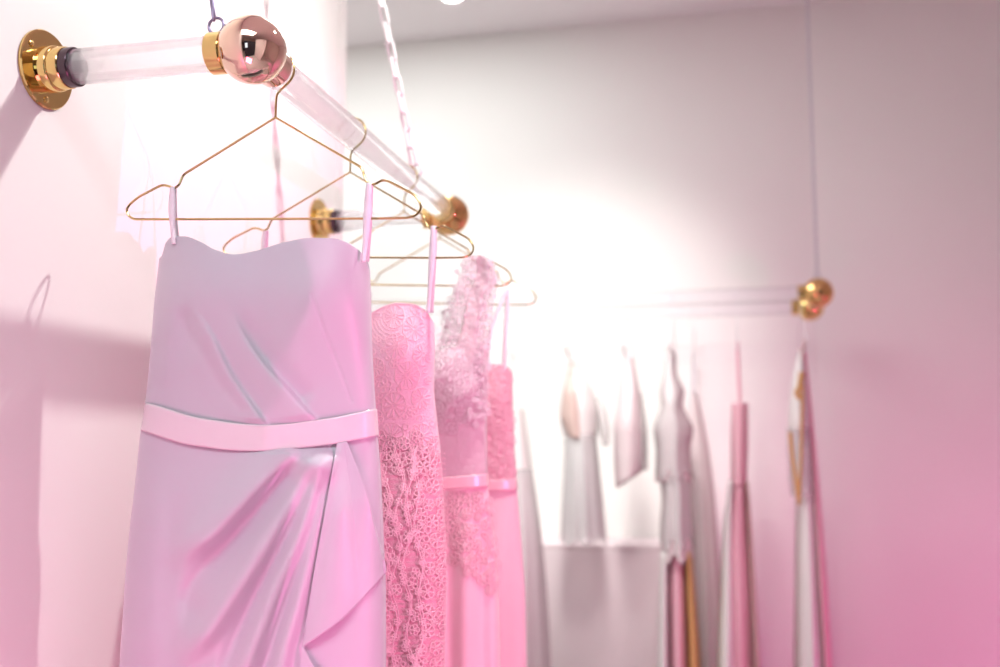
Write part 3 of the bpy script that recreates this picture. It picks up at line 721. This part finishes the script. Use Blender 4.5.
# small top
g = edge_on('camisole_top', 'small grey-pink strappy top between the short ivory dress and the long gowns', 'top', 627, YR1)
D = sh(YR1, [(356, 627, 632), (370, 623, 635), (400, 618, 641), (430, 614, 644), (455, 614, 645), (486, 616, 640)], .03, .15)
D.build('body', lambda S_: np.full(S_.shape, 356.0), lambda S_: 479-9*S_, M_BLUSHL, g, 40, 40, cap=True, solid=.002)
D2_ = sh(YR1+.02, [(392, 634, 641), (430, 638, 646), (470, 640, 647)], .05, .12); full(D2_, 'side_tie', 392, 470, M_SHEER, g)
mesh('hanging_loop', *tube([tuple(at(x, y, 1, YR1)) for x, y in smooth_path([(630, 360), (626, 356), (624.5, 349), (626.5, 342.5), (629, 347), (630.5, 358)], 6)], .002, 6), M_RIB, g)
back_hanger(627, YR1, 'pale wire hanger holding the small strappy top'); straps2(g, 627, YR1, 629, 358, M_RIB, .05)
# long layered gown
g = edge_on('layered_gown', 'long gown with white lace jacket over pink and tan panels, middle of the back rail', 'dress', 672, YR1)
D = sh(YR1, [(344, 668, 671), (356, 666, 675), (372, 664, 676), (392, 660, 684), (404, 661, 683), (430, 654, 693), (450, 656, 690), (485, 655, 693)], .02, .16, (.012, 9, 0), 340)
full(D, 'jacket', 344, 476, M_SHEER, g, cap=True, hem=5, off=.006); full(D, 'bodice', 350, 482, M_BLUSHL, g, cap=True, off=-.012)
D = sh(YR1, [(470, 659, 690), (500, 662, 691), (530, 660, 693), (566, 662, 695)], .14, .16, (.012, 7, 0), 300); full(D, 'tunic', 474, 560, M_BLUSHL, g, hem=5)
full(D, 'net_overlay', 474, 545, M_SHEER, g, off=.012, hem=7)
for nm, m, a0, b0, a1, b1 in (('panel', M_IVORY, 660, 669, 658, 670), ('panel', M_ROSEF, 668, 686, 669, 689), ('panel', M_TAN, 684, 692, 687, 701)):
    Dp = sh(YR1, [(550, a0, b0), (667, a1, b1), (900, a1-4, b1+6)], .12, .16); o = full(Dp, nm, 552, hem(YR1, 680, .05), m, g)
    o['label'] = {'M': 'x'}.get('x', 'ivory panel' if m == M_IVORY else 'rose pink panel' if m == M_ROSEF else 'tan panel')
back_hanger(672, YR1, 'pale wire hanger holding the layered gown with lace jacket'); straps2(g, 672, YR1, 669.5, 346, M_RIB, .04)
# gown-shaped grey form on the farther rail
g = edge_on('grey_form', 'pale grey gown-shaped form on the farther rail, right behind the layered gown', 'dress', 697, YR2)
D = sh(YR2, [(392, 690, 696), (420, 686, 703), (460, 684, 710), (520, 684, 716), (600, 686, 721), (700, 684, 724), (1000, 676, 732)], .04, .13, (.008, 9, 0), 420)
full(D, 'body', 392, hem(YR2, 697, .05), M_BLUSHL, g, cap=True); back_hanger(693, YR2, 'pale wire hanger holding the pale grey form'); straps2(g, 693, YR2, 693, 394, M_RIB, .04)
# slim pink gown
g = edge_on('pink_gown', 'slim pale gown with bright pink front panel, between the layered gown and the gold balls', 'dress', 736, YR1)
D = sh(YR1, [(400, 732, 748), (440, 731, 748), (478, 731, 747), (540, 723, 751), (600, 720, 756), (667, 718, 758), (880, 712, 766)], .12, .17, (.006, 9, 0), 500)
full(D, 'bodice', 403, 486, M_ROSEF, g); full(D, 'skirt', 484, hem(YR1, 740, .05), M_ROSEF, g, off=-.006)
Dp = sh(YR1-.004, [(478, 729, 733), (540, 722, 735), (600, 719, 737), (667, 717, 738), (880, 710, 742)], .14, .178); full(Dp, 'side_panel', 480, 878, M_IVORY, g)['label'] = 'ivory side panel'
Dp = sh(YR1-.002, [(478, 746, 748), (540, 748, 752.5), (667, 754, 760), (880, 762, 770)], .12, .16); full(Dp, 'side_panel', 482, 876, M_NUDE, g)['label'] = 'tan side panel'
x = at(736, 300, 1, YR1)[0]
back_hanger(736, YR1, 'pale wire hanger holding the slim pink gown')
for sgn in (-1, 1): strap_yz(g, x, YR1, (sgn*HX, HZ), (at(740, 404, 1, YR1)[0], sgn*.1, at(740, 404, 1, YR1)[2]), M_ROSEF, .010)
# gown with tan ribbons
g = edge_on('ribboned_gown', 'white and pink gown with tan ribbons hanging below the gold balls', 'dress', 799, YR1)
D = sh(YR1, [(352, 799, 803), (368, 795, 806), (392, 791, 808), (425, 788, 810), (470, 789, 812), (500, 792, 815)], .02, .15)
full(D, 'bodice', 352, 430, M_IVORY, g, cap=True); full(D, 'drape', 428, 496, M_SHEER, g, off=.003)
D = sh(YR1, [(380, 799, 808), (430, 797, 812), (500, 796, 817), (580, 795, 823), (667, 794, 828), (880, 788, 842)], .05, .165, (.006, 9, 0), 460)
full(D, 'skirt', 384, hem(YR1, 800, .05), M_IVORY, g, off=-.004)
Dp = sh(YR1+.01, [(345, 802, 805), (400, 806, 811), (450, 810, 816), (520, 814, 822), (600, 818, 828), (667, 822, 832), (880, 832, 850)], .03, .16); full(Dp, 'side_panel', 346, 876, M_ROSEF, g, cap=True)['label'] = 'hot pink side panel'
for P, w in (([(802, 372), (800, 385), (797, 393), (801, 400)], .018), ([(803, 385), (802, 420), (801, 460), (799, 505)], .009), ([(790, 432), (793, 460), (797, 488), (799, 502)], .012)):
    ribbon('ribbon', P, w, M_TAN, g, YR1-.19, solid=.001)
back_hanger(800, YR1, 'pale wire hanger just below the gold balls'); straps2(g, 800, YR1, 801, 354, M_NUDE, .04)

# counter at the foot of the bright wall
ct = thing('counter', 'low pale counter standing against the bright back wall', 'counter', (-.65, YBACK-.2, 0))
zt = at(600, 545, 1, YBACK-.325)[2]
xa, xb_ = at(380, 545, 1, YBACK-.325)[0], at(668, 545, 1, YBACK-.325)[0]
mesh('cabinet', *box(xa, xb_, YBACK-.31, YBACK-.002, .06, zt-.018), M_COUNT, ct, smooth=False, bevel=.004)
mesh('plinth', *box(xa+.03, xb_-.03, YBACK-.28, YBACK-.002, 0.001, .06), M_COUNT, ct, smooth=False)
mesh('worktop', *box(xa, xb_, YBACK-.311, YBACK-.002, zt-.018, zt), M_COUNT, ct, smooth=False, bevel=.006)

# ------------------------------------------------------------------ ceiling downlights
def downlight(x, y, label, vis=True):
    o = thing('downlight', label, 'ceiling light', (x, y, ZC), 'recessed ceiling downlights')
    mesh('frame', *lathe((x, y, ZC), (0, 0, -1), [(0, .05), (.006, .05), (.008, .046), (.004, .038), (0, .038)], 40), M_LFRAME, o)
    mesh('lens', *lathe((x, y, ZC-.0015), (0, 0, -1), [(0, .036), (.004, .034), (.006, .02), (.0065, .001)], 32), M_LAMP, o)
pd = at(452, -3, 2, ZC-.004)
downlight(float(pd[0]), float(pd[1]), 'round white recessed downlight at the top edge of the picture')

# ------------------------------------------------------------------ lights
def spot(name, loc, tgt, power, col, size=.05, ang=60, blend=.5):
    l = bpy.data.lights.new(name, 'SPOT'); l.energy = power; l.color = col; l.shadow_soft_size = size; l.spot_size = math.radians(ang); l.spot_blend = blend
    o = bpy.data.objects.new(name, l); COL.objects.link(o); o.location = loc; o.rotation_euler = (Vector(tgt)-Vector(loc)).to_track_quat('-Z', 'Y').to_euler(); return o
def area(name, loc, tgt, power, col, sx, sy, spread=180):
    l = bpy.data.lights.new(name, 'AREA'); l.energy = power; l.color = col; l.shape = 'RECTANGLE'; l.size = sx; l.size_y = sy; l.spread = math.radians(spread)
    o = bpy.data.objects.new(name, l); COL.objects.link(o); o.location = loc; o.rotation_euler = (Vector(tgt)-Vector(loc)).to_track_quat('-Z', 'Y').to_euler(); return o
WHITE = (.98, 1, .95); PINK = (1, .2, .52); COOL = (.86, .92, 1)
spot('key_spot', (0, 1.59, 2.77), (XW, 1.45, 1.95), 62, WHITE, .022, 125, .9)
spot('wall_spot', (-.30, 1.9, 3.19), tuple(at(575, 385, 1, YBACK)), 238, WHITE, .14, 46, 1)
spot('garment_fill', (-.1, 1.2, 3.0), (-.32, 3.36, 1.3), 105, WHITE, .22, 34, 1)  # fill added to lift the dark fronts of the far garments
area('ceiling_fill', (-.35, -.4, 3.2), (-.35, .1, 0), 56, COOL, 1.8, 1.2, 125)  # added ambient fill, no fixture modelled here
area('ceiling_fill', (-1.5, 2.7, 3.2), (-1.5, 2.85, 0), 42, (.92, 1, .98), 1.6, 1.2)  # second added fill, brightens the back of the room
spot('pink_spot', (1.55, .35, 1.45), (-.25, 1.5, 1.35), 150, PINK, .0008, 44, .3)
spot('pink_wash', (2.2, 1.6, .25), (1.05, 3.8, .5), 135, (1, .05, .5), .15, 80, 1)
area('pink_side', (-.42, .25, .7), (XW, .7, 1.15), 9.5, (1, .12, .42), .5, .5)
w = bpy.data.worlds.new('World'); SC.world = w; w.use_nodes = True
w.node_tree.nodes['Background'].inputs[0].default_value = (.85, .84, .9, 1); w.node_tree.nodes['Background'].inputs[1].default_value = .3

# ------------------------------------------------------------------ camera and view
cam = bpy.data.cameras.new('camera'); co = bpy.data.objects.new('camera', cam); COL.objects.link(co)
cam.sensor_width = 36; cam.lens = 36; co.location = EYE.tolist(); co.rotation_euler = (PI/2+PIT, 0, YAW)
cam.dof.use_dof = True; cam.dof.focus_distance = 1.335; cam.dof.aperture_fstop = 2.3; cam.clip_start = .05
SC.camera = co
SC.view_settings.view_transform = 'Standard'; SC.view_settings.look = 'None'; SC.view_settings.gamma = 1; SC.view_settings.exposure = 0
SC.view_settings.use_curve_mapping = False
SC.cycles.max_bounces = 12; SC.cycles.transmission_bounces = 10; SC.cycles.transparent_max_bounces = 24; SC.cycles.diffuse_bounces = 5
SC.cycles.caustics_reflective = False; SC.cycles.caustics_refractive = False
try:
    SC.cycles.use_denoising = True; SC.cycles.denoiser = 'OPENIMAGEDENOISE'
except Exception: pass
